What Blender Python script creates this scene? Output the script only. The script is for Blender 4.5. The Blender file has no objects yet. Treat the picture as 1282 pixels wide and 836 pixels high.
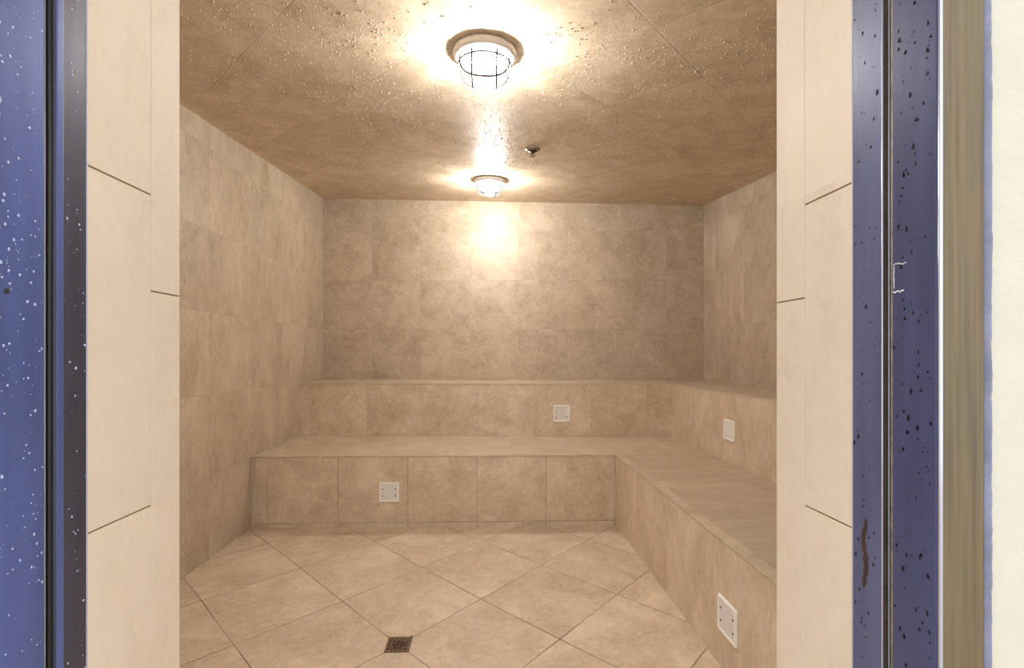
import bpy, bmesh, math, random
from mathutils import Vector, Matrix, noise

random.seed(11)
scene = bpy.context.scene
COL = scene.collection
PI = math.pi
TILE = 0.457

# ------------------------------------------------------------------ camera
F_PX, CX, HY, W, H = 580.0, 629.0, 443.0, 1282.0, 836.0
cam_data = bpy.data.cameras.new('camera')
cam_data.sensor_fit = 'HORIZONTAL'
cam_data.sensor_width = 36.0
cam_data.lens = F_PX / W * 36.0
cam_data.shift_x = (W / 2 - CX) / W
cam_data.shift_y = (HY - H / 2) / W
cam_data.clip_start = 0.02
cam = bpy.data.objects.new('camera', cam_data)
cam.location = (0, 0, 1.14)
cam.rotation_euler = (PI / 2, 0, -math.atan(17 / 580))
COL.objects.link(cam)
scene.camera = cam

# ------------------------------------------------------------------ nodes
class NT:
    """small helper around a material's node tree"""
    def __init__(self, name):
        self.m = bpy.data.materials.new(name)
        self.m.use_nodes = True
        self.t = self.m.node_tree
        self.b = self.t.nodes['Principled BSDF']
        self.out = self.t.nodes['Material Output']

    def n(self, kind, **kw):
        nd = self.t.nodes.new(kind)
        for k, v in kw.items():
            setattr(nd, k, v)
        return nd

    def set(self, sock, val):
        if isinstance(val, bpy.types.NodeSocket):
            self.t.links.new(val, sock)
        else:
            sock.default_value = val

    def math(self, op, a, b=0.0, c=None, clamp=False):
        nd = self.n('ShaderNodeMath', operation=op, use_clamp=clamp)
        self.set(nd.inputs[0], a)
        self.set(nd.inputs[1], b)
        if c is not None:
            self.set(nd.inputs[2], c)
        return nd.outputs[0]

    def dot(self, a, vec):
        nd = self.n('ShaderNodeVectorMath', operation='DOT_PRODUCT')
        self.set(nd.inputs[0], a)
        nd.inputs[1].default_value = vec
        return nd.outputs['Value']

    def maprange(self, v, a, b, c, d, smooth=False):
        nd = self.n('ShaderNodeMapRange')
        if smooth:
            nd.interpolation_type = 'SMOOTHSTEP'
        self.set(nd.inputs[0], v)
        for i, x in enumerate((a, b, c, d)):
            self.set(nd.inputs[1 + i], x)
        return nd.outputs[0]

    def mix(self, fac, a, b, blend='MIX'):
        nd = self.n('ShaderNodeMix', data_type='RGBA', blend_type=blend)
        self.set(nd.inputs[0], fac)
        self.set(nd.inputs[6], a)
        self.set(nd.inputs[7], b)
        return nd.outputs[2]

    def noise(self, vec, scale, detail=4, rough=0.55, dist=0.0):
        nd = self.n('ShaderNodeTexNoise')
        self.set(nd.inputs['Vector'], vec)
        nd.inputs['Scale'].default_value = scale
        nd.inputs['Detail'].default_value = detail
        nd.inputs['Roughness'].default_value = rough
        nd.inputs['Distortion'].default_value = dist
        return nd.outputs['Fac']

    def bump(self, height, strength, dist, normal=None):
        nd = self.n('ShaderNodeBump')
        nd.inputs['Strength'].default_value = strength
        nd.inputs['Distance'].default_value = dist
        self.set(nd.inputs['Height'], height)
        if normal is not None:
            self.set(nd.inputs['Normal'], normal)
        return nd.outputs['Normal']


def rgb(r, g, b):
    return (r, g, b, 1.0)


LIGHT = rgb(0.725, 0.600, 0.455)
DARK = rgb(0.490, 0.375, 0.255)
GROUT_WALL = rgb(0.36, 0.26, 0.165)
GROUT_FLOOR = rgb(0.17, 0.105, 0.055)


def tile_material(name, u, v, su=TILE, sv=TILE, ou=0.0, ov=0.0, grout=GROUT_WALL, gw=0.0022, gstrength=0.55,
                  lines=(True, True), rough=(0.32, 0.5), wet=0.0, light=LIGHT, dark=DARK, streak=None, bead=0.0,
                  offset_rows=0.0, value=1.0, vein_amount=0.20, grain=0.62, spec=0.5):
    """marbled limestone tile with grout joints at u = ou + k*su and v = ov + k*sv (metres)"""
    t = NT(name)
    P = t.n('ShaderNodeNewGeometry').outputs['Position']
    cu = t.math('DIVIDE', t.math('SUBTRACT', t.dot(P, u), ou), su)
    cv = t.math('DIVIDE', t.math('SUBTRACT', t.dot(P, v), ov), sv)
    iv = t.math('FLOOR', cv)
    if offset_rows:
        cu = t.math('ADD', cu, t.math('MULTIPLY', iv, offset_rows))
    iu = t.math('FLOOR', cu)

    def edge(c, s):
        fr = t.math('FRACT', c)
        d = t.math('MULTIPLY', t.math('MINIMUM', fr, t.math('SUBTRACT', 1.0, fr)), s)
        return d
    d = None
    for on, c, s in ((lines[0], cu, su), (lines[1], cv, sv)):
        if on:
            e = edge(c, s)
            d = e if d is None else t.math('MINIMUM', d, e)
    # per tile tone and a shifted marbling for every tile
    comb = t.n('ShaderNodeCombineXYZ')
    t.set(comb.inputs[0], iu)
    t.set(comb.inputs[1], iv)
    wn = t.n('ShaderNodeTexWhiteNoise', noise_dimensions='3D')
    t.set(wn.inputs['Vector'], comb.outputs[0])
    rnd, rcol = wn.outputs['Value'], wn.outputs['Color']
    sh = t.n('ShaderNodeVectorMath', operation='SCALE')
    t.set(sh.inputs[0], rcol)
    sh.inputs['Scale'].default_value = 40.0
    add = t.n('ShaderNodeVectorMath', operation='ADD')
    t.set(add.inputs[0], P)
    t.set(add.inputs[1], sh.outputs[0])
    vec = add.outputs[0]
    if streak:
        mp = t.n('ShaderNodeVectorMath', operation='MULTIPLY')
        t.set(mp.inputs[0], vec)
        mp.inputs[1].default_value = streak
        vec = mp.outputs[0]
    big = t.noise(vec, 4.5, 5, 0.6, 0.6)
    mid = t.noise(vec, 17.0, 6, 0.65, 1.2)
    fine = t.noise(vec, 90.0, 4, 0.7, 0.3)
    fac = t.math('ADD', t.math('MULTIPLY', big, 0.50), t.math('ADD', t.math('MULTIPLY', mid, 0.35), t.math('MULTIPLY', fine, 0.15)))
    fac = t.maprange(fac, 0.36, 0.62, 0.0, 1.0)
    col = t.mix(fac, dark, light)
    # short darker grain
    gr = t.maprange(t.noise(vec, 42.0, 7, 0.72, 0.8), 0.50, 0.66, 0.0, grain)
    gr = t.math('MULTIPLY', gr, t.maprange(big, 0.40, 0.62, 1.0, 0.25))
    col = t.mix(gr, col, rgb(0.40, 0.285, 0.175))
    # small ochre veins
    vein = t.noise(vec, 9.0, 8, 0.75, 2.5)
    vmask = t.math('MULTIPLY', t.maprange(t.math('ABSOLUTE', t.math('SUBTRACT', vein, 0.5)), 0.0, 0.030, 1.0, 0.0), t.maprange(mid, 0.45, 0.62, vein_amount, 0.0))
    col = t.mix(vmask, col, rgb(0.40, 0.28, 0.15))
    tone = t.maprange(rnd, 0.0, 1.0, 0.955 * value, 1.035 * value)
    hs = t.n('ShaderNodeHueSaturation')
    t.set(hs.inputs['Color'], col)
    t.set(hs.inputs['Value'], tone)
    col = hs.outputs['Color']
    height = t.math('MULTIPLY', fac, 0.10)
    if d is not None:
        g = t.maprange(d, gw * 0.45, gw, 1.0, 0.0, smooth=True)
        wob = t.maprange(t.noise(P, 3.0, 2), 0.35, 0.65, 0.25, 1.0)
        col = t.mix(t.math('MULTIPLY', t.math('MULTIPLY', g, gstrength), wob), col, grout)
        height = t.math('SUBTRACT', height, t.math('MULTIPLY', g, gstrength))
    nrm = t.bump(height, 0.45, 0.0035)
    if bead:
        vo = t.n('ShaderNodeTexVoronoi', feature='SMOOTH_F1')
        t.set(vo.inputs['Vector'], P)
        vo.inputs['Scale'].default_value = 230.0
        vo.inputs['Smoothness'].default_value = 0.4
        beads = t.maprange(vo.outputs['Distance'], 0.0, 0.55, 1.0, 0.0)
        patch = t.maprange(t.noise(P, 3.2, 3), 0.38, 0.60, 0.15, 1.0)
        nrm = t.bump(t.math('MULTIPLY', beads, patch), bead, 0.004, nrm)
    t.set(t.b.inputs['Normal'], nrm)
    t.set(t.b.inputs['Base Color'], col)
    t.set(t.b.inputs['Roughness'], t.maprange(mid, 0.3, 0.7, rough[0], rough[1]))
    t.b.inputs['Specular IOR Level'].default_value = spec
    if wet:
        t.b.inputs['Coat Weight'].default_value = wet
        t.b.inputs['Coat Roughness'].default_value = 0.30
        t.set(t.b.inputs['Coat Normal'], nrm)
    return t.m


def plain(name, color, rough=0.5, metallic=0.0, spec=0.5, nscale=0.0, namp=0.12, bump=0.0, bscale=60.0, stretch=(1, 1, 1)):
    t = NT(name)
    P = t.n('ShaderNodeNewGeometry').outputs['Position']
    mp = t.n('ShaderNodeVectorMath', operation='MULTIPLY')
    t.set(mp.inputs[0], P)
    mp.inputs[1].default_value = stretch
    vec = mp.outputs[0]
    if nscale:
        f = t.noise(vec, nscale, 5)
        f = t.maprange(f, 0.3, 0.7, 1 - namp, 1 + namp)
        hs = t.n('ShaderNodeHueSaturation')
        hs.inputs['Color'].default_value = color
        t.set(hs.inputs['Value'], f)
        t.set(t.b.inputs['Base Color'], hs.outputs['Color'])
    else:
        t.b.inputs['Base Color'].default_value = color
    t.b.inputs['Roughness'].default_value = rough
    t.b.inputs['Metallic'].default_value = metallic
    t.b.inputs['Specular IOR Level'].default_value = spec
    if bump:
        t.set(t.b.inputs['Normal'], t.bump(t.noise(vec, bscale, 5), bump, 0.004))
    return t.m


S2 = math.sqrt(0.5)
D1, D2 = (S2, S2, 0), (-S2, S2, 0)
X_, Y_, Z_ = (1, 0, 0), (0, 1, 0), (0, 0, 1)
M = {}
M['floor'] = tile_material('floor_tile', D1, D2, ou=1.5 * S2, ov=2.22 * S2, grout=GROUT_FLOOR, gw=0.0034, gstrength=0.95,
                           rough=(0.30, 0.5))
M['ceiling'] = tile_material('ceiling_tile', D1, D2, ou=0.895 * S2, ov=1.02 * S2, gw=0.003, gstrength=0.5, grout=rgb(0.22, 0.145, 0.08), bead=0.30,
                             rough=(0.46, 0.58), wet=0.08, spec=0.36, value=1.06)
M['wall_side'] = tile_material('side_wall_tile', Y_, Z_, ou=2.628, gstrength=0.50, streak=(1, 1, 0.55), value=0.80, rough=(0.42, 0.58))
M['wall_back'] = tile_material('back_wall_tile', X_, Z_, ou=-0.182, gstrength=0.40, rough=(0.42, 0.56), value=0.80)
M['riser_lower'] = tile_material('lower_riser_tile', X_, Z_, sv=1.0, ou=-0.077, ov=0.030, gstrength=0.95, gw=0.003, grout=rgb(0.23, 0.155, 0.085), value=1.06)
M['riser_lower_side'] = tile_material('lower_side_riser_tile', Y_, Z_, sv=1.0, ou=2.18, ov=-0.01, gstrength=0.12, streak=(1, 1, 0.5), value=1.08)
M['riser_upper'] = tile_material('upper_riser_tile', X_, Z_, sv=2.0, ou=-0.085, ov=-1.0, gstrength=0.65, value=1.06)
M['riser_upper_side'] = tile_material('upper_side_riser_tile', Y_, Z_, sv=2.0, ou=2.40, ov=-1.0, gstrength=0.15, streak=(1, 1, 0.6))
M['seat'] = tile_material('seat_tile', X_, Y_, sv=5, ou=0.163, ov=-2, lines=(True, False), gstrength=0.75, rough=(0.3, 0.45), value=0.86)
M['seat_side'] = tile_material('side_seat_tile', X_, Y_, su=5, ou=-2, ov=1.98, lines=(False, True), gstrength=0.65, rough=(0.3, 0.45), value=0.80,
                               streak=(0.6, 1.6, 1))
M['trim_tile'] = tile_material('edge_strip_tile', X_, Y_, su=1.83, sv=TILE, ou=0.163, ov=1.6, gstrength=0.5, rough=(0.3, 0.45), streak=(2, 2, 1), value=0.87)
M['top'] = tile_material('ledge_tile', X_, Y_, ou=0.1, ov=1.7, lines=(True, False), gstrength=0.3, rough=(0.3, 0.45), value=0.84)
REV_L, REV_D = rgb(0.66, 0.52, 0.375), rgb(0.58, 0.435, 0.29)
M['reveal'] = tile_material('reveal_tile', Y_, Z_, lines=(False, False), rough=(0.6, 0.75), light=LIGHT, dark=rgb(0.66, 0.535, 0.395), streak=(0.7, 0.7, 0.5), vein_amount=0.0, grain=0.18)
M['grout'] = plain('grout', rgb(0.27, 0.18, 0.10), 0.85, nscale=80, bump=0.2)
M['plaster'] = plain('cream_plaster', rgb(0.53, 0.49, 0.395), 0.8, nscale=9, namp=0.03, bump=0.35, bscale=55, stretch=(1, 1, 1.6))
M['slate_metal'] = plain('slate_painted_metal', rgb(0.080, 0.110, 0.275), 0.34, 0.1, nscale=6, namp=0.22, bump=0.05, bscale=14, stretch=(3, 3, 0.35))
M['dark_metal'] = plain('dark_bronze_metal', rgb(0.062, 0.060, 0.085), 0.36, 0.3, nscale=8, namp=0.25, bump=0.05, bscale=14, stretch=(4, 4, 0.3))
M['edge_metal'] = plain('polished_edge_metal', rgb(0.5, 0.5, 0.56), 0.22, 0.7)
M['bronze'] = plain('olive_bronze_metal', rgb(0.125, 0.086, 0.038), 0.45, 0.2, nscale=7, namp=0.30, stretch=(22, 22, 0.6))
M['rubber'] = plain('black_rubber', rgb(0.012, 0.010, 0.009), 0.5, nscale=60)
M['rust'] = plain('rusty_groove', rgb(0.035, 0.018, 0.009), 0.7, nscale=50, namp=0.5, bump=0.3)
M['seal'] = plain('grey_seal', rgb(0.30, 0.31, 0.33), 0.35, 0.2, nscale=40)
M['tan_seal'] = plain('grimy_tan_seal', rgb(0.22, 0.165, 0.12), 0.6, nscale=90, namp=0.45, bump=0.3)
M['caulk'] = plain('blue_grey_caulk', rgb(0.15, 0.15, 0.215), 0.5, nscale=25, namp=0.22, bump=0.4, bscale=70)
M['white'] = plain('white_plastic', rgb(0.90, 0.865, 0.81), 0.4, nscale=30, namp=0.02)
M['white_field'] = plain('greyed_white_plastic', rgb(0.78, 0.745, 0.71), 0.45, nscale=40, namp=0.04)
M['screw'] = plain('dark_screw', rgb(0.05, 0.035, 0.025), 0.5, 0.4)
M['drain'] = plain('bronze_drain_metal', rgb(0.20, 0.135, 0.10), 0.25, 0.85, nscale=60, namp=0.25)
M['drain_dark'] = plain('drain_pit', rgb(0.012, 0.008, 0.006), 0.8)
M['lamp_metal'] = plain('white_enamel', rgb(0.72, 0.68, 0.63), 0.35, nscale=30, namp=0.03)
M['guard'] = plain('steel_guard', rgb(0.06, 0.058, 0.056), 0.6, 0.0, 0.1)
M['chrome'] = plain('aged_chrome', rgb(0.33, 0.27, 0.20), 0.5, 0.8)
M['sprinkler_dark'] = plain('dark_brass', rgb(0.06, 0.045, 0.03), 0.4, 0.8)
M['concrete'] = plain('pale_concrete', rgb(0.60, 0.57, 0.52), 0.8, nscale=6, namp=0.08, bump=0.2)
M['sealant'] = plain('pale_sealant', rgb(0.42, 0.40, 0.45), 0.6, nscale=40, namp=0.05)
M['residue'] = plain('dried_adhesive', rgb(0.75, 0.70, 0.66), 0.6, nscale=200, namp=0.2)
M['stain'] = plain('rust_stain', rgb(0.045, 0.020, 0.018), 0.55, nscale=120, namp=0.4)


def water():
    t = NT('water_drop')
    t.b.inputs['Base Color'].default_value = rgb(1, 1, 1)
    t.b.inputs['Roughness'].default_value = 0.03
    t.b.inputs['IOR'].default_value = 1.333
    t.b.inputs['Transmission Weight'].default_value = 1.0
    P = t.n('ShaderNodeNewGeometry').outputs['Position']
    t.set(t.b.inputs['Normal'], t.bump(t.noise(P, 300, 1), 0.05, 0.001))
    return t.m


M['water'] = water()
t_ = NT('clinging_drop')
t_.b.inputs['Base Color'].default_value = rgb(0.74, 0.63, 0.49)
t_.b.inputs['Roughness'].default_value = 0.06
t_.b.inputs['Specular IOR Level'].default_value = 0.75
t_.b.inputs['Transmission Weight'].default_value = 0.35
t_.b.inputs['IOR'].default_value = 1.333
M['cling'] = t_.m


def lamp_glass(strength):
    """glass of a lit lamp: lets its bulb shine through and glows itself"""
    t = NT('lit_lamp_glass')
    e = t.n('ShaderNodeEmission')
    e.inputs['Color'].default_value = rgb(1.0, 0.97, 0.92)
    e.inputs['Strength'].default_value = strength
    tr = t.n('ShaderNodeBsdfTransparent')
    ad = t.n('ShaderNodeAddShader')
    t.t.links.new(e.outputs[0], ad.inputs[0])
    t.t.links.new(tr.outputs[0], ad.inputs[1])
    t.t.links.new(ad.outputs[0], t.out.inputs['Surface'])
    return t.m


BULB = 49.0
M['lamp_glass'] = lamp_glass(2.2)

# ------------------------------------------------------------------ mesh helpers
def obj(name, bm, mat, parent=None, smooth=False, bevel=0.0, segs=2):
    """link a bmesh built in world coordinates as one object (shifted into its parent's frame)"""
    bmesh.ops.recalc_face_normals(bm, faces=bm.faces)
    me = bpy.data.meshes.new(name)
    if parent is not None:
        bm.transform(Matrix(parent['inv']) if 'inv' in parent else parent.matrix_basis.inverted())
    bm.to_mesh(me)
    bm.free()
    mats = mat if isinstance(mat, (list, tuple)) else [mat]
    for m in mats:
        me.materials.append(m)
    if smooth:
        for p in me.polygons:
            p.use_smooth = True
    o = bpy.data.objects.new(name, me)
    COL.objects.link(o)
    if parent is not None:
        o.parent = parent
    if bevel:
        b = o.modifiers.new('bevel', 'BEVEL')
        b.width = bevel
        b.segments = segs
        b.limit_method = 'ANGLE'
        b.angle_limit = math.radians(40)
    return o


def empty(name, loc, rot=(0, 0, 0)):
    o = bpy.data.objects.new(name, None)
    o.empty_display_size = 0.05
    o.location = loc
    o.rotation_euler = rot
    COL.objects.link(o)
    return o


def tag(o, label, cat=None, group=None, kind=None):
    o['label'] = label
    if cat:
        o['category'] = cat
    if group:
        o['group'] = group
    if kind:
        o['kind'] = kind
    return o


def box(bm, a, b, mi=0):
    (x0, y0, z0), (x1, y1, z1) = a, b
    vs = [bm.verts.new(p) for p in ((x0, y0, z0), (x1, y0, z0), (x1, y1, z0), (x0, y1, z0),
                                    (x0, y0, z1), (x1, y0, z1), (x1, y1, z1), (x0, y1, z1))]
    for f in ((0, 3, 2, 1), (4, 5, 6, 7), (0, 1, 5, 4), (1, 2, 6, 5), (2, 3, 7, 6), (3, 0, 4, 7)):
        bm.faces.new([vs[i] for i in f]).material_index = mi
    return vs


def prism(bm, pts, z0, z1, mi=0, ztop=None):
    """vertical prism over a plan polygon; ztop(x, y) may give a sloping top"""
    lo = [bm.verts.new((x, y, z0)) for x, y in pts]
    hi = [bm.verts.new((x, y, ztop(x, y) if ztop else z1)) for x, y in pts]
    n = len(pts)
    bm.faces.new(lo[::-1]).material_index = mi
    bm.faces.new(hi).material_index = mi
    for i in range(n):
        j = (i + 1) % n
        bm.faces.new((lo[i], lo[j], hi[j], hi[i])).material_index = mi


def tube(bm, pts, r, seg=8, closed=False, mi=0):
    pts = [Vector(p) for p in pts]
    n = len(pts)
    rings = []
    for i, p in enumerate(pts):
        a = pts[i - 1] if (i > 0 or closed) else p
        b = pts[(i + 1) % n] if (i < n - 1 or closed) else p
        d = (b - a).normalized()
        ref = Vector((0, 0, 1)) if abs(d.z) < 0.9 else Vector((1, 0, 0))
        u = d.cross(ref).normalized()
        v = d.cross(u).normalized()
        rr = r(i) if callable(r) else r
        rings.append([bm.verts.new(p + rr * (math.cos(2 * PI * k / seg) * u + math.sin(2 * PI * k / seg) * v)) for k in range(seg)])
    for i in range(n if closed else n - 1):
        A, B = rings[i], rings[(i + 1) % n]
        for k in range(seg):
            bm.faces.new((A[k], A[(k + 1) % seg], B[(k + 1) % seg], B[k])).material_index = mi
    if not closed:
        bm.faces.new(rings[0][::-1]).material_index = mi
        bm.faces.new(rings[-1]).material_index = mi


def lathe(bm, prof, seg=48, mat=None, mi=0):
    """profile of (r, z) turned about the z axis, then moved by mat"""
    mat = mat or Matrix.Identity(4)
    rings = []
    for r, z in prof:
        if r < 1e-6:
            rings.append([bm.verts.new(mat @ Vector((0, 0, z)))])
        else:
            rings.append([bm.verts.new(mat @ Vector((r * math.cos(2 * PI * k / seg), r * math.sin(2 * PI * k / seg), z))) for k in range(seg)])
    for A, B in zip(rings, rings[1:]):
        for k in range(seg):
            k2 = (k + 1) % seg
            if len(A) == 1 and len(B) == 1:
                continue
            if len(A) == 1:
                f = bm.faces.new((A[0], B[k2], B[k]))
            elif len(B) == 1:
                f = bm.faces.new((A[k], A[k2], B[0]))
            else:
                f = bm.faces.new((A[k], A[k2], B[k2], B[k]))
            f.material_index = mi


# ------------------------------------------------------------------ room dimensions (metres)
XL, XR = -1.557, 1.985
BL, BR = (XL, 4.41), (XR, 4.225)             # the back wall runs very slightly out of square


def ceil_z(x, y):                             # the ceiling slopes so that condensate runs to the front
    return 2.130 + 0.1 * y - 0.0212 * x


DL, DR = -0.497, 0.462                       # door opening
INL, INR = 0.760, 0.731                      # inner face of the front wall beside the opening
WALL_OUT = 0.465                             # outside face of the front wall


def lerp(a, b, t):
    return a + (b - a) * t


def inner_y(x):
    return INL + (INR - INL) * (x - DL) / (DR - DL)


# floor: a tiled bed with a shallow fall towards the drain
DRX, DRY = -0.36, 1.861


def floor_z(x, y):
    d = math.hypot(x - DRX, y - DRY)
    return -0.022 * max(0.0, 1 - d / 1.1)


bm = bmesh.new()
xs = [XL - 0.1 + i * (XR - XL + 0.2) / 72 for i in range(73)]
ys = [0.44 + i * (4.5 - 0.44) / 80 for i in range(81)]
top = [[bm.verts.new((x, y, floor_z(x, y))) for x in xs] for y in ys]
for j in range(80):
    for i in range(72):
        cx_, cy_ = (xs[i] + xs[i + 1]) / 2, (ys[j] + ys[j + 1]) / 2
        bm.faces.new((top[j][i], top[j][i + 1], top[j + 1][i + 1], top[j + 1][i]))
low = [bm.verts.new((x, y, -0.12)) for x, y in ((xs[0], ys[0]), (xs[-1], ys[0]), (xs[-1], ys[-1]), (xs[0], ys[-1]))]
bm.faces.new(low[::-1])
rim = [top[0], [r[-1] for r in top], top[-1][::-1], [r[0] for r in top][::-1]]
for k, edge in enumerate(rim):
    bm.faces.new([low[k]] + edge + [low[(k + 1) % 4]])
# sink the bed under the drain so that the grate sits in it
o = obj('floor', bm, M['floor'], smooth=False)
tag(o, 'beige tiled floor laid on the diagonal', kind='structure')

# walls
T = 0.12
bm = bmesh.new()
prism(bm, [(XL - T, 0.57), (XL, 0.57), (XL, 4.41), (XL - T, 4.41)], -0.12, 0, ztop=lambda x, y: ceil_z(x, y) + 0.06)
tag(obj('wall_left', bm, M['wall_side']), 'left wall of large beige marbled tiles', kind='structure')
bm = bmesh.new()
prism(bm, [(XR, 0.57), (XR + T, 0.57), (XR + T, 4.225), (XR, 4.225)], -0.12, 0, ztop=lambda x, y: ceil_z(x, y) + 0.06)
tag(obj('wall_right', bm, M['wall_side']), 'right wall of large beige marbled tiles', kind='structure')
bm = bmesh.new()
prism(bm, [(XL - T, 4.4163), BL, BR, (XR + T, 4.2187), (XR + T, 4.35), (XL - T, 4.55)], -0.12, 0, ztop=lambda x, y: ceil_z(x, y) + 0.06)
tag(obj('wall_back', bm, M['wall_back']), 'back wall of square beige marbled tiles above the benches', kind='structure')

bm = bmesh.new()
pts = [(XL - T, 0.57), (XR + T, 0.57), (XR + T, 4.50), (XL - T, 4.50)]
lo = [bm.verts.new((x, y, ceil_z(x, y))) for x, y in pts]
hi = [bm.verts.new((x, y, ceil_z(x, y) + 0.12)) for x, y in pts]
bm.faces.new(lo)
bm.faces.new(hi[::-1])
for i in range(4):
    bm.faces.new((lo[i], lo[(i + 1) % 4], hi[(i + 1) % 4], hi[i]))
tag(obj('ceiling', bm, M['ceiling']), 'wet sloping ceiling of diagonal beige tiles beaded with condensation', kind='structure')

# front wall with the door opening: tiled inside, cream plaster outside
DOOR_H = 2.05
bm = bmesh.new()
oxl, oxr = DL - 0.055, DR + 0.055
xo0, xo1 = -3.2, 3.2
YM = 0.585


def wall_piece(x0, x1, z0, z1):
    box(bm, (x0, WALL_OUT, z0), (x1, YM, z1), 0)


wall_piece(xo0, oxl, -0.12, 3.0)
wall_piece(oxr, xo1, -0.12, 3.0)
wall_piece(oxl, oxr, DOOR_H + 0.055, 3.0)
LIN = 0.012                                   # thickness of the reveal tiles
for x0, x1, z0 in ((XL - T, DL - LIN, -0.12), (DR + LIN, XR + T, -0.12), (DL - LIN, DR + LIN, DOOR_H + LIN)):
    zt = 2.10
    lo = [(x0, YM), (x1, YM), (x1, inner_y(x1)), (x0, inner_y(x0))]
    prism(bm, lo, z0, 0, 1, ztop=lambda x, y: ceil_z(x, y) + 0.05)
tag(obj('wall_front', bm, [M['plaster'], M['wall_back']]), 'cream plastered outer wall around the doorway', kind='structure')


# reveal linings: tiles with open joints over grout
def reveal(name, side, y_in, y_band, y_out, main_z, band_z, label):
    x = DL if side < 0 else DR
    bm = bmesh.new()
    x_face = x
    x_back = x + side * LIN
    g = 0.0011
    box(bm, (min(x + side * 0.0022, x_back), y_out, 0.0), (max(x + side * 0.0022, x_back), y_in - 0.0015, DOOR_H), 1)

    def slab(y0, y1, zs, gy0, gy1):
        for z0, z1 in zip(zs, zs[1:]):
            box(bm, (min(x_face, x + side * 0.0026), y0 + gy0, z0 + g), (max(x_face, x + side * 0.0026), y1 - gy1, z1 - g), 0)
    slab(y_out, y_band, main_z, 0, 0.0004)
    slab(y_band, y_in, band_z, 0.0004, 0)
    # rounded return of the strip round the inner corner
    o = obj(name, bm, [M['reveal'], M['grout']], bevel=0.0006, segs=1)
    tag(o, label, kind='structure')


reveal('trim_1', -1, INL, 0.697, 0.588, [0, 0.460, 0.917, 1.374, 1.831, DOOR_H], [0, 0.60, 1.2325, 1.83, DOOR_H],
       'cream tiled reveal on the left of the doorway')
reveal('trim_2', 1, INR, 0.665, 0.576, [0, 0.461, 0.9185, 1.358, 1.815, DOOR_H], [0, 0.60, 1.222, 1.83, DOOR_H],
       'cream tiled reveal on the right of the doorway')
bm = bmesh.new()
box(bm, (DL - LIN, YM, DOOR_H), (DR + LIN, 0.735, DOOR_H + LIN))
tag(obj('trim_3', bm, M['reveal']), 'tiled soffit over the doorway', kind='structure')

# ground outside
bm = bmesh.new()
box(bm, (-4, -5, -0.12), (4, 0.44, -0.012))
tag(obj('ground', bm, M['concrete']), 'pale concrete floor outside the doorway', kind='structure')

# ------------------------------------------------------------------ metal door frame
frame = empty('door_1', ((DL + DR) / 2, 0.52, 0))
bpy.context.view_layer.update()
tag(frame, 'dark slate metal door frame lining the doorway', kind='structure')


def extrude_profile(bm, prof, z0, z1, mi=0):
    prism(bm, prof, z0, z1, mi)


def jamb(side, y_tile, g1, g0):
    """frame members of one side. g0..g1 is the seal groove; the wide face runs from WALL face to g0"""
    x = DL if side < 0 else DR
    s = side
    back = x + s * 0.054
    yo = WALL_OUT
    # strip next to the tiles
    bm = bmesh.new()
    pr = [(x, y_tile - 0.0005), (back, y_tile - 0.0005), (back, g1), (x, g1)]
    extrude_profile(bm, pr, 0, DOOR_H)
    strip = obj('jamb_strip', bm, M['dark_metal'] if side < 0 else M['strip_right'], frame, bevel=0.0012)
    # groove bottom
    bm = bmesh.new()
    box(bm, (min(x + s * 0.016, back), g0, 0), (max(x + s * 0.016, back), g1, DOOR_H))
    obj('seal_groove', bm, M['rust'], frame)
    # wide face
    bm = bmesh.new()
    pr = [(x, g0), (back, g0), (back, yo), (x, yo)]
    extrude_profile(bm, pr, 0, DOOR_H)
    wide = obj('jamb_face', bm, M['slate_metal'] if side < 0 else M['slate_right'], frame, bevel=0.0010)
    # lip along the wide face's outer corner and flange lapping over the wall
    bm = bmesh.new()
    tube(bm, [(x + s * 0.0022, yo - 0.0022, 0.0), (x + s * 0.0022, yo - 0.0022, DOOR_H)], 0.0022, 10)
    obj('polished_edge', bm, M['edge_metal'], frame, smooth=True)
    bm = bmesh.new()
    box(bm, (min(x + s * 0.0022, x + s * 0.046), yo - 0.0045, 0), (max(x + s * 0.0022, x + s * 0.046), yo - 0.0002, DOOR_H + 0.046))
    obj('casing', bm, M['bronze'], frame, bevel=0.0008)
    # caulk bead
    bm = bmesh.new()
    n = 420
    pts, rad = [], []
    for i in range(n + 1):
        z = i * (DOOR_H + 0.04) / n
        w = noise.noise(Vector((side * 7.0, 0, z * 38))) * 0.0007 + noise.noise(Vector((side * 3.0, 5, z * 9))) * 0.0009
        pts.append((x + s * (0.0505 + w * 0.6), yo - 0.0005, z))
        rad.append(0.0055 + 0.5 * w + noise.noise(Vector((side, 9, z * 110))) * 0.0007)
    tube(bm, pts, lambda i: rad[i], 10)
    obj('caulk_bead', bm, M['caulk'], frame, smooth=True)
    return strip, wide


M['slate_right'] = plain('darker_slate_metal', rgb(0.060, 0.066, 0.142), 0.32, 0.15, nscale=6, namp=0.25, bump=0.05, bscale=14, stretch=(3, 3, 0.35))  # darker, greyer slate than the left wide face
M['strip_right'] = plain('slate_strip_metal', rgb(0.095, 0.105, 0.19), 0.34, 0.15, nscale=8, namp=0.2, bump=0.05, bscale=14, stretch=(4, 4, 0.3))
stripL, wideL = jamb(-1, 0.588, 0.5455, 0.5325)
stripR, wideR = jamb(1, 0.576, 0.5305, 0.5175)

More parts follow.
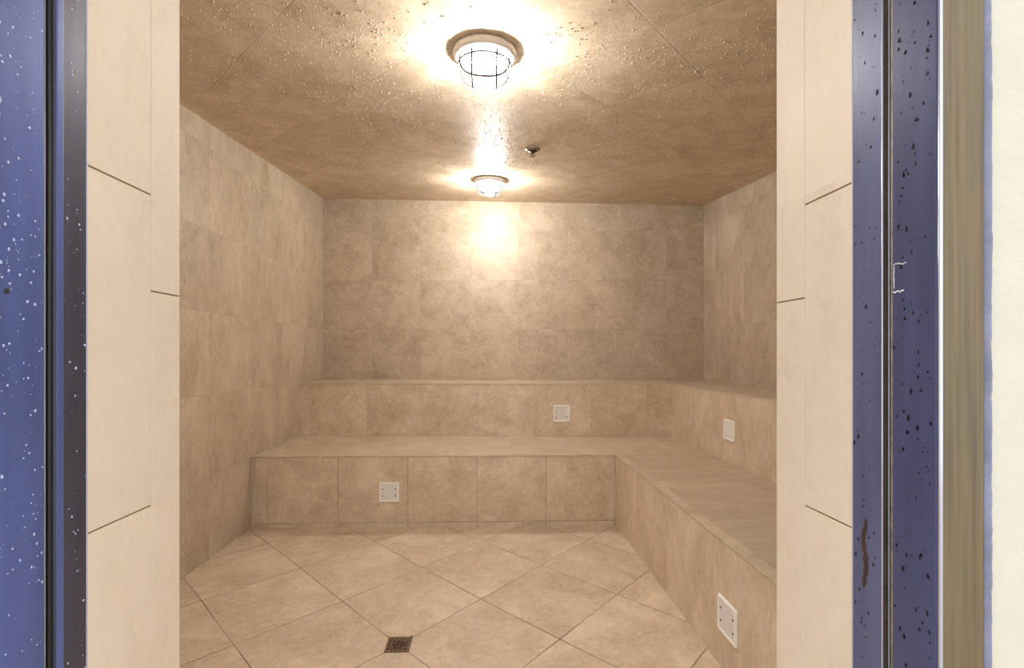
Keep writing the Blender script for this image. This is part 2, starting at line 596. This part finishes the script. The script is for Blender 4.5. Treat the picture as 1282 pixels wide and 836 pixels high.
# seals in the grooves
bm = bmesh.new()
tube(bm, [(DL - 0.0045, 0.5435, 0.0), (DL - 0.0045, 0.5435, DOOR_H)], 0.0022, 8)
tube(bm, [(DL - 0.007, 0.5405, 0.0), (DL - 0.007, 0.5405, DOOR_H)], 0.0012, 8, mi=1)
obj('door_seal', bm, [M['rubber'], M['seal']], frame, smooth=True)
bm = bmesh.new()
tube(bm, [(DR + 0.0040, 0.5262, 0.0), (DR + 0.0040, 0.5262, DOOR_H)], 0.0011, 8, mi=1)
tube(bm, [(DR + 0.0022, 0.5192, 0.0), (DR + 0.0022, 0.5192, DOOR_H)], 0.0018, 8, mi=2)
tube(bm, [(DR + 0.0080, 0.5235, 0.0), (DR + 0.0080, 0.5235, DOOR_H)], 0.0030, 8)
obj('door_seal', bm, [M['rubber'], M['seal'], M['tan_seal']], frame, smooth=True)
# thin raised bead down the left strip, next to the seal
bm = bmesh.new()
box(bm, (DL - 0.001, 0.547, 0), (DL + 0.0014, 0.5555, DOOR_H))
o = obj('stop_bead', bm, M['slate_metal'], frame, bevel=0.0008)
bm = bmesh.new()
tube(bm, [(DR + 0.0002, 0.5312, 0.0), (DR + 0.0002, 0.5312, DOOR_H)], 0.0010, 8)
o = obj('stop_bead', bm, M['edge_metal'], frame, smooth=True)
bm = bmesh.new()
box(bm, (DR + 0.0012, 0.5262, 0), (DR + 0.014, 0.5304, DOOR_H))
obj('gasket', bm, M['rust'], frame)
# thin pale sealant line where the frame meets the tiles
for x, y in ((DL, 0.5882), (DR, 0.5762)):
    bm = bmesh.new()
    s_ = -1 if x < 0 else 1
    tube(bm, [(x + s_ * 0.0004, y, 0.0), (x + s_ * 0.0004, y, DOOR_H)], 0.0009, 8)
    obj('sealant_line', bm, M['sealant'], frame, smooth=True)
# head of the frame
bm = bmesh.new()
box(bm, (oxl + 0.001, WALL_OUT, DOOR_H), (oxr - 0.001, 0.584, DOOR_H + 0.054))
obj('head', bm, M['slate_metal'], frame, bevel=0.001)
bm = bmesh.new()
box(bm, (DL + 0.001, WALL_OUT - 0.0045, DOOR_H + 0.001), (DR - 0.001, WALL_OUT - 0.0002, DOOR_H + 0.046))
obj('casing', bm, M['bronze'], frame, bevel=0.0008)


def blob(bm, center, normal, ru, rv, h, up=Vector((0, 0, 1)), seg=8, rings=3, jag=0.0, mi=0):
    """flattened drop on a surface: ru across, rv along `up`, h proud"""
    nrm = Vector(normal).normalized()
    v = (up - nrm * up.dot(nrm)).normalized()
    u = v.cross(nrm)
    c = Vector(center)
    ph = random.random() * 10
    allr = []
    for k in range(rings):
        a = (k / rings) * PI / 2
        ring = []
        for i in range(seg):
            b = 2 * PI * i / seg
            q = 1 + jag * noise.noise(Vector((math.cos(b) * 1.3 + ph, math.sin(b) * 1.3, ph)))
            ring.append(bm.verts.new(c + u * (ru * q * math.cos(a) * math.cos(b)) + v * (rv * q * math.cos(a) * math.sin(b)) + nrm * (h * math.sin(a))))
        allr.append(ring)
    tip = bm.verts.new(c + nrm * h)
    for A, B in zip(allr, allr[1:]):
        for i in range(seg):
            bm.faces.new((A[i], A[(i + 1) % seg], B[(i + 1) % seg], B[i])).material_index = mi
    for i in range(seg):
        bm.faces.new((allr[-1][i], allr[-1][(i + 1) % seg], tip)).material_index = mi
    bm.faces.new(allr[0][::-1]).material_index = mi


# marks on the frame: adhesive outline, rust stain, screw hole
bm = bmesh.new()
zc, y0, y1 = 1.226, 0.5155, 0.5005
for i in range(9):
    blob(bm, (DR, y0 - 0.0002 - abs(i - 4) * 0.0001, zc - 0.010 + i * 0.0028), (-1, 0, 0), 0.0006, 0.0014, 0.0006, jag=0.5)
for i in range(7):
    blob(bm, (DR, lerp(y0, y1, i / 6), zc + 0.0155 + 0.001 * math.sin(i)), (-1, 0, 0), 0.0012, 0.0007, 0.0006, jag=0.5)
    blob(bm, (DR, lerp(y0, y1 + 0.003, i / 6), zc - 0.0155 - 0.0008 * math.sin(i * 2)), (-1, 0, 0), 0.0013, 0.0009, 0.0006, jag=0.5)
obj('adhesive_residue', bm, M['residue'], frame, smooth=True)['label'] = 'dried white adhesive outline on the frame face'
bm = bmesh.new()
for i in range(16):
    zz = 0.855 + i * 0.0052
    blob(bm, (DR, 0.5560 + 0.0022 * math.sin(i * 0.55 + 2), zz), (-1, 0, 0), 0.0024 + 0.0016 * math.sin(i / 15 * PI), 0.006, 0.00025, jag=0.6, seg=10)
obj('rust_stain', bm, M['stain'], frame, smooth=True)['label'] = 'dark rust stain running down the frame strip'
bm = bmesh.new()
lathe(bm, [(0.0, 0.0006), (0.0024, 0.0006), (0.0030, 0.0)], 14, Matrix.Translation((DL, 0.4925, 1.205)) @ Matrix.Rotation(PI / 2, 4, 'Y'))
obj('screw_hole', bm, M['rubber'], frame)['label'] = 'black screw hole in the frame face'

# ------------------------------------------------------------------ benches
SEAT, TOPZ = 0.468, 0.900
LBX, LBY0, LBY1 = 0.846, 3.076, 3.066          # front planes of the lower bench
UBX, UBY0, UBY1 = 1.490, 3.862, 3.722          # front planes of the upper bench
YF = 0.735                                      # benches run forward along the right wall to the front wall


def lower_y(x):
    return LBY0 + (LBY1 - LBY0) * (x - XL) / (LBX - XL)


def upper_y(x):
    return UBY0 + (UBY1 - UBY0) * (x - XL) / (UBX - XL)


def back_y(x):
    return BL[1] + (BR[1] - BL[1]) * (x - XL) / (XR - XL)


E_ = 0.001
lower = empty('tiled_bench', (0.3, 3.2, 0))
upper = empty('tiled_bench', (0.3, 4.0, 0))
bpy.context.view_layer.update()
tag(lower, 'lower L-shaped beige tiled bench rising straight from the floor', 'bench', 'tiers of the built-in tiled bench')
tag(upper, 'upper L-shaped beige tiled tier against the back and right walls', 'bench', 'tiers of the built-in tiled bench')
SL = 0.008
NOSE = 0.003
BAND = 0.050
# lower: risers
bm = bmesh.new()
prism(bm, [(XL + E_, lower_y(XL)), (LBX, LBY1), (LBX, LBY1 + 0.05), (XL + E_, lower_y(XL) + 0.05)], 0.0, SEAT - SL)
obj('front_panel', bm, M['riser_lower'], lower)
bm = bmesh.new()
prism(bm, [(LBX, YF), (LBX + 0.05, YF), (LBX + 0.05, LBY1), (LBX, LBY1)], 0.0, SEAT - SL)
obj('front_panel', bm, M['riser_lower_side'], lower)
# small sloping filler where the panel meets the left wall
bm = bmesh.new()
vs = [bm.verts.new(p) for p in ((XL + E_, lower_y(XL) - 0.004, 0.0), (XL + 0.003, lower_y(XL) - 0.004, 0.0), (XL + 0.036, lower_y(XL) - 0.004, SEAT - SL), (XL + E_, lower_y(XL) - 0.004, SEAT - SL),
                                (XL + E_, lower_y(XL), 0.0), (XL + 0.003, lower_y(XL), 0.0), (XL + 0.036, lower_y(XL), SEAT - SL), (XL + E_, lower_y(XL), SEAT - SL))]
for f in ((0, 1, 2, 3), (7, 6, 5, 4), (0, 4, 5, 1), (1, 5, 6, 2), (2, 6, 7, 3), (3, 7, 4, 0)):
    bm.faces.new([vs[i] for i in f])
obj('filler_strip', bm, M['wall_side'], lower)
# lower: seats and edge strips
bm = bmesh.new()
prism(bm, [(XL + E_, lower_y(XL) + 0.02), (LBX + BAND, LBY1 + 0.02), (UBX, LBY1 + 0.02), (UBX, UBY1 - E_), (XL + E_, upper_y(XL) - E_)], SEAT - SL, SEAT)
obj('seat', bm, M['seat'], lower, bevel=0.0008, segs=1)
bm = bmesh.new()
prism(bm, [(LBX + BAND + 0.0012, YF), (UBX - E_, YF), (UBX - E_, LBY1 + 0.0195), (LBX + BAND + 0.0012, LBY1 + 0.0195)], SEAT - SL, SEAT)
obj('seat', bm, M['seat_side'], lower, bevel=0.0008, segs=1)
bm = bmesh.new()
prism(bm, [(LBX - NOSE, YF), (LBX + BAND, YF), (LBX + BAND, LBY1 + 0.0192), (XL + E_, lower_y(XL) + 0.0192), (XL + E_, lower_y(XL) - NOSE), (LBX - NOSE, LBY1 - NOSE)], SEAT - SL, SEAT + 0.0004)
obj('edge_strip', bm, M['trim_tile'], lower, bevel=0.0022)
# upper: risers
bm = bmesh.new()
prism(bm, [(XL + E_, upper_y(XL)), (UBX, UBY1), (UBX, UBY1 + 0.05), (XL + E_, upper_y(XL) + 0.05)], SEAT + 0.0005, TOPZ - SL)
obj('front_panel', bm, M['riser_upper'], upper)
bm = bmesh.new()
prism(bm, [(UBX, YF), (UBX + 0.05, YF), (UBX + 0.05, UBY1), (UBX, UBY1)], 0.0, TOPZ - SL)
obj('front_panel', bm, M['riser_upper_side'], upper)
bm = bmesh.new()
prism(bm, [(UBX + 0.02, YF), (XR - E_, YF), (XR - E_, BR[1] - 0.002), (XL + E_, BL[1] - 0.002), (XL + E_, upper_y(XL) + 0.02), (UBX + 0.02, UBY1 + 0.02)], TOPZ - SL, TOPZ)
obj('seat', bm, M['top'], upper, bevel=0.0008, segs=1)
bm = bmesh.new()
prism(bm, [(UBX - NOSE, YF), (UBX + 0.0192, YF), (UBX + 0.0192, UBY1 + 0.0192), (XL + E_, upper_y(XL) + 0.0192), (XL + E_, upper_y(XL) - NOSE), (UBX - NOSE, UBY1 - NOSE)], TOPZ - SL, TOPZ + 0.0004)
obj('edge_strip', bm, M['trim_tile'], upper, bevel=0.0022)

# ------------------------------------------------------------------ white cover plates
def plate(center, axis, w, label, screws, torn=False):
    """square plastic cover; axis '-y' faces the door, '-x' faces left"""
    rot = 0 if axis == '-y' else -PI / 2
    root = empty('cover_plate', center, (0, 0, rot))
    bpy.context.view_layer.update()
    tag(root, label, 'cover plate', 'white square cover plates on the bench risers')
    B = root.matrix_world.copy()
    h = w / 2

    def place(bm):
        bm.transform(B)
        return bm
    bm = bmesh.new()
    # plate body with a raised rim, a shallow field inside and a soft edge
    prof = [(h, 0.0), (h, 0.005), (h - 0.0025, 0.0085), (h - 0.011, 0.0085), (h - 0.0135, 0.0060), (0, 0.0060)]
    rings = []
    for r, d in prof[:-1]:
        ring = []
        c = 0.006 if r > h - 0.004 else 0.003
        for sx, sz in ((-1, -1), (1, -1), (1, 1), (-1, 1)):
            for q in ((1, 0) if sx * sz > 0 else (0, 1)):
                px = sx * (r - (c if q == 0 else 0))
                pz = sz * (r - (c if q == 1 else 0))
                ring.append(bm.verts.new((px, -d, pz)))
        rings.append(ring)
    for A, C in zip(rings, rings[1:]):
        for i in range(8):
            bm.faces.new((A[i], A[(i + 1) % 8], C[(i + 1) % 8], C[i]))
    bm.faces.new(rings[-1]).material_index = 1
    bm.faces.new(rings[0][::-1])
    obj('plate', place(bm), [M['white'], M['white_field']], root, bevel=0.0006, segs=1)
    for (px, pz) in screws:
        bm = bmesh.new()
        lathe(bm, [(0.0, 0.0015), (0.0030, 0.0013), (0.0044, 0.0)], 14, Matrix.Translation((px, -0.0060, pz)) @ Matrix.Rotation(PI / 2, 4, 'X'))
        box(bm, (px - 0.0035, -0.0078, pz - 0.0006), (px + 0.0035, -0.0070, pz + 0.0006))
        obj('screw', place(bm), M['screw'], root, smooth=False)
    if torn:   # a cracked, lifted piece of the right edge
        bm = bmesh.new()
        vs = [bm.verts.new(p) for p in ((h - 0.030, -0.0065, -0.018), (h + 0.001, -0.006, -0.015), (h + 0.006, -0.013, 0.050), (h - 0.026, -0.0075, 0.046),
                                        (h - 0.030, -0.0085, -0.018), (h + 0.001, -0.009, -0.015), (h + 0.006, -0.016, 0.050), (h - 0.026, -0.0105, 0.046))]
        for f in ((3, 2, 1, 0), (4, 5, 6, 7), (0, 1, 5, 4), (1, 2, 6, 5), (2, 3, 7, 6), (3, 0, 4, 7)):
            bm.faces.new([vs[i] for i in f])
        obj('loose_flap', place(bm), M['white'], root)['label'] = 'cracked corner piece lifting off the plate'
    return root


sq = lambda a, b, c, d: [(-a, b), (c, b), (-a, d), (c, d)]
plate((-0.656, lower_y(-0.656), 0.231), '-y', 0.130, 'white square cover plate with four dark screws on the lower back riser', sq(0.043, 0.020, 0.043, -0.024))
plate((0.592, upper_y(0.592), 0.655), '-y', 0.134, 'white square cover plate with a cracked corner flap on the upper back riser', [(-0.046, 0.018), (-0.046, -0.028), (0.040, -0.028), (-0.046, -0.047)], torn=True)
plate((UBX, 2.826, 0.667), '-x', 0.128, 'blank white square cover plate on the upper riser along the right wall', [])
plate((LBX, 1.614, 0.200), '-x', 0.130, 'white cover plate with four dark screws low on the right bench, nearest the doorway', sq(0.042, 0.022, 0.042, -0.024))

# ------------------------------------------------------------------ floor drain
dz = floor_z(DRX, DRY)
drain = empty('floor_drain', (DRX, DRY, dz))
bpy.context.view_layer.update()
tag(drain, 'small square bronze drain grate set in the beige tiled floor', 'drain')
h = 0.0485
bm = bmesh.new()
for s in (-1, 1):
    box(bm, (DRX - h, DRY + s * h - (0.005 if s > 0 else 0), dz - 0.004), (DRX + h, DRY + s * h + (0.005 if s < 0 else 0), dz + 0.0035))
    box(bm, (DRX + s * h - (0.005 if s > 0 else 0), DRY - h + 0.005, dz - 0.004), (DRX + s * h + (0.005 if s < 0 else 0), DRY + h - 0.005, dz + 0.0035))
obj('rim', bm, M['drain'], drain, bevel=0.0008)
bm = bmesh.new()
n = 5
step = 2 * (h - 0.005) / n
for i in range(n + 1):
    c = -h + 0.005 + i * step
    for j in range(n):                       # slanted bars leave rows of slots
        c2 = -h + 0.005 + j * step
        if i < n:
            tube(bm, [(DRX + c + step * 0.12, DRY + c2 + step * 0.25, dz + 0.0026), (DRX + c + step * 0.88, DRY + c2 + step * 0.75, dz + 0.0030)], 0.0028, 8)
    if 0 < i < n:
        box(bm, (DRX - h + 0.005, DRY + c - 0.0018, dz + 0.0002), (DRX + h - 0.005, DRY + c + 0.0018, dz + 0.0030))
        box(bm, (DRX + c - 0.0012, DRY - h + 0.005, dz + 0.0002), (DRX + c + 0.0012, DRY + h - 0.005, dz + 0.0022))
obj('grate', bm, M['drain'], drain)
bm = bmesh.new()
box(bm, (DRX - h + 0.004, DRY - h + 0.004, dz + 0.0001), (DRX + h - 0.004, DRY + h - 0.004, dz + 0.0006))
obj('sump', bm, M['drain_dark'], drain)
bm = bmesh.new()
blob(bm, (DRX + h - 0.006, DRY + h + 0.006, dz + 0.0005), (0, 0, 1), 0.006, 0.005, 0.003, up=Vector((0, 1, 0)), jag=0.6)
obj('corner_tab', bm, M['drain_dark'], drain)

# ------------------------------------------------------------------ ceiling lights
SLOPE = (math.atan(0.1), math.atan(0.0212), 0)


def caged_light(x, y, label):
    root = empty('ceiling_light', (x, y, ceil_z(x, y)), SLOPE)
    bpy.context.view_layer.update()
    B = root.matrix_world.copy()
    tag(root, label, 'ceiling light', 'caged round ceiling lights')
    bm = bmesh.new()
    lathe(bm, [(0.0, -0.001), (0.122, -0.001), (0.124, -0.005), (0.122, -0.018), (0.115, -0.027), (0.105, -0.030), (0.098, -0.028), (0.097, -0.018), (0.0, -0.018)], 64)
    bm.transform(B)
    obj('base', bm, M['lamp_metal'], root, smooth=True)
    bm = bmesh.new()
    prof = [(0.094, -0.020)] + [(0.094 * math.cos(a) ** 0.7, -0.034 - 0.068 * math.sin(a)) for a in [i * PI / 2 / 12 for i in range(12)]] + [(0.0, -0.102)]
    lathe(bm, prof, 48)
    bm.transform(B)
    obj('globe', bm, M['lamp_glass'], root, smooth=True)
    bm = bmesh.new()
    R, D = 0.105, 0.113
    for off in (-0.046, 0.046):
        for ax in (0, 1):
            r = math.sqrt(R * R - off * off)
            pts = []
            for i in range(25):
                a = -PI / 2 + PI * i / 24
                p = r * math.copysign(abs(math.sin(a)) ** 0.75, a)
                z = -0.036 - (D - 0.036) * (abs(math.cos(a)) ** 0.6)
                pts.append((off, p, z) if ax == 0 else (p, off, z + 0.003))
            tube(bm, pts, 0.0042, 8)
    tube(bm, [(0.102 * math.cos(2 * PI * k / 48), 0.102 * math.sin(2 * PI * k / 48), -0.050) for k in range(48)], 0.0036, 8, closed=True)
    bm.transform(B)
    obj('guard', bm, M['guard'], root, smooth=True)
    ld = bpy.data.lights.new('bulb', 'POINT')
    ld.energy = BULB
    ld.color = (0.98, 0.95, 0.92)
    ld.shadow_soft_size = 0.035
    lo = bpy.data.objects.new('bulb', ld)
    COL.objects.link(lo)
    lo.parent = root
    lo.location = (0, 0, -0.078)
    return root


caged_light(-0.015, 1.795, 'caged round ceiling light nearer the doorway, glowing white')
caged_light(0.008, 3.600, 'caged round ceiling light at the back, close to the back wall')

# ------------------------------------------------------------------ sprinkler
sx, sy = 0.272, 2.864
spr = empty('sprinkler_head', (sx, sy, ceil_z(sx, sy)), SLOPE)
bpy.context.view_layer.update()
tag(spr, 'small metal fire sprinkler head hanging from the ceiling between the lights', 'sprinkler')
B = spr.matrix_world.copy()
bm = bmesh.new()
lathe(bm, [(0.0, -0.0005), (0.046, -0.0005), (0.045, -0.004), (0.034, -0.011), (0.020, -0.012), (0.019, -0.008), (0.0, -0.008)], 32)
bm.transform(B)
obj('escutcheon', bm, M['chrome'], spr, smooth=True)
bm = bmesh.new()
lathe(bm, [(0.0, -0.007), (0.026, -0.0085), (0.027, -0.017), (0.012, -0.021), (0.009, -0.026), (0.0, -0.026)], 20)
bm.transform(B)
obj('body', bm, M['sprinkler_dark'], spr, smooth=True)
bm = bmesh.new()
for s in (-1, 1):
    tube(bm, [(s * 0.010, 0, -0.024), (s * 0.012, 0, -0.032), (s * 0.008, 0, -0.042), (0, 0, -0.046)], 0.002, 8)
tube(bm, [(0, 0, -0.024), (0, 0, -0.046)], 0.0022, 8)
bm.transform(B)
obj('yoke', bm, M['sprinkler_dark'], spr, smooth=True)
bm = bmesh.new()
for k in range(12):
    a = 2 * PI * k / 12
    c, s = math.cos(a), math.sin(a)
    vs = []
    for z in (-0.0475, -0.0460):
        for r, w in ((0.004, 0.0012), (0.015, 0.0028)):
            for q in (-1, 1):
                vs.append(bm.verts.new((r * c - q * w * s, r * s + q * w * c, z)))
    for f in ((0, 2, 3, 1), (4, 5, 7, 6), (0, 1, 5, 4), (2, 6, 7, 3), (0, 4, 6, 2), (1, 3, 7, 5)):
        bm.faces.new([vs[i] for i in f])
lathe(bm, [(0.0, -0.0485), (0.006, -0.0485), (0.006, -0.0455), (0.0, -0.0455)], 16)
bm.transform(B)
obj('deflector', bm, M['chrome'], spr)

# ------------------------------------------------------------------ condensation
nc = Vector((0.0212, -0.1, 1.0)).normalized() * -1
bm = bmesh.new()
count = 0
while count < 17000:
    x, y = random.uniform(-1.5, 1.9), 1.3 + 2.5 * random.random() ** 1.5
    dens = noise.noise(Vector((x * 2.4, y * 2.4, 3.0))) + 0.55 * noise.noise(Vector((x * 7, y * 7, 1.0)))
    if dens < random.uniform(-0.45, 0.55):
        continue
    if math.hypot(x + 0.015, y - 1.795) < 0.14 or math.hypot(x - 0.008, y - 3.6) < 0.14 or math.hypot(x - sx, y - sy) < 0.055:
        continue
    r = 0.0012 + 0.0034 * random.random() ** 3.5
    blob(bm, (x, y, ceil_z(x, y) + 0.0002), nc, r * random.uniform(0.8, 1.25), r, r * 0.75, up=Vector((0, 1, 0)), seg=7, rings=2)
    count += 1
o = obj('condensation_droplets', bm, M['cling'], smooth=True)
tag(o, 'clear water droplets beading on the sloping ceiling', 'water droplets', kind='stuff')


M['highlight_drop'] = plain('painted_highlight_drop', rgb(0.42, 0.47, 0.66), 0.15)  # bright highlights of the left drops, painted in as a pale base colour


def frame_drops(side, label, n_wide, n_strip, ya, yb, yc, yd):
    bm = bmesh.new()
    x = DL if side < 0 else DR
    for (n, y0, y1) in ((n_wide, ya, yb), (n_strip, yc, yd)):
        k = 0
        while k < n:
            y, z = random.uniform(y0, y1), 0.70 + 0.95 * random.random() ** (0.75 if side < 0 else 0.9)
            if noise.noise(Vector((y * 90, z * 14, side * 4.0))) < random.uniform(-0.6, 0.5):
                continue
            r = 0.0005 + 0.0011 * random.random() ** 2
            blob(bm, (x, y, z), (-side, 0, 0), r, r * random.uniform(1.0, 2.6 if side > 0 else 1.5), r * 0.55, seg=8, rings=2, jag=0.25)
            k += 1
    o = obj('condensation_droplets', bm, M['water'] if side > 0 else M['highlight_drop'], smooth=True)
    tag(o, label, 'water droplets', kind='stuff')


frame_drops(-1, 'fine water droplets painted pale as highlights on the left face of the door frame', 300, 70, 0.466, 0.531, 0.558, 0.586)
frame_drops(1, 'dark water drips on the right face of the door frame', 190, 90, 0.470, 0.5165, 0.537, 0.574)

# ------------------------------------------------------------------ daylight outside, view
world = bpy.data.worlds.new('daylight')
scene.world = world
world.use_nodes = True
bg = world.node_tree.nodes['Background']
bg.inputs['Color'].default_value = (0.93, 0.96, 1.0, 1)
bg.inputs['Strength'].default_value = 2.2

vs_ = scene.view_settings
vs_.view_transform = 'Standard'
vs_.look = 'None'
vs_.gamma = 1.0
vs_.use_curve_mapping = False
vs_.exposure = 0.0
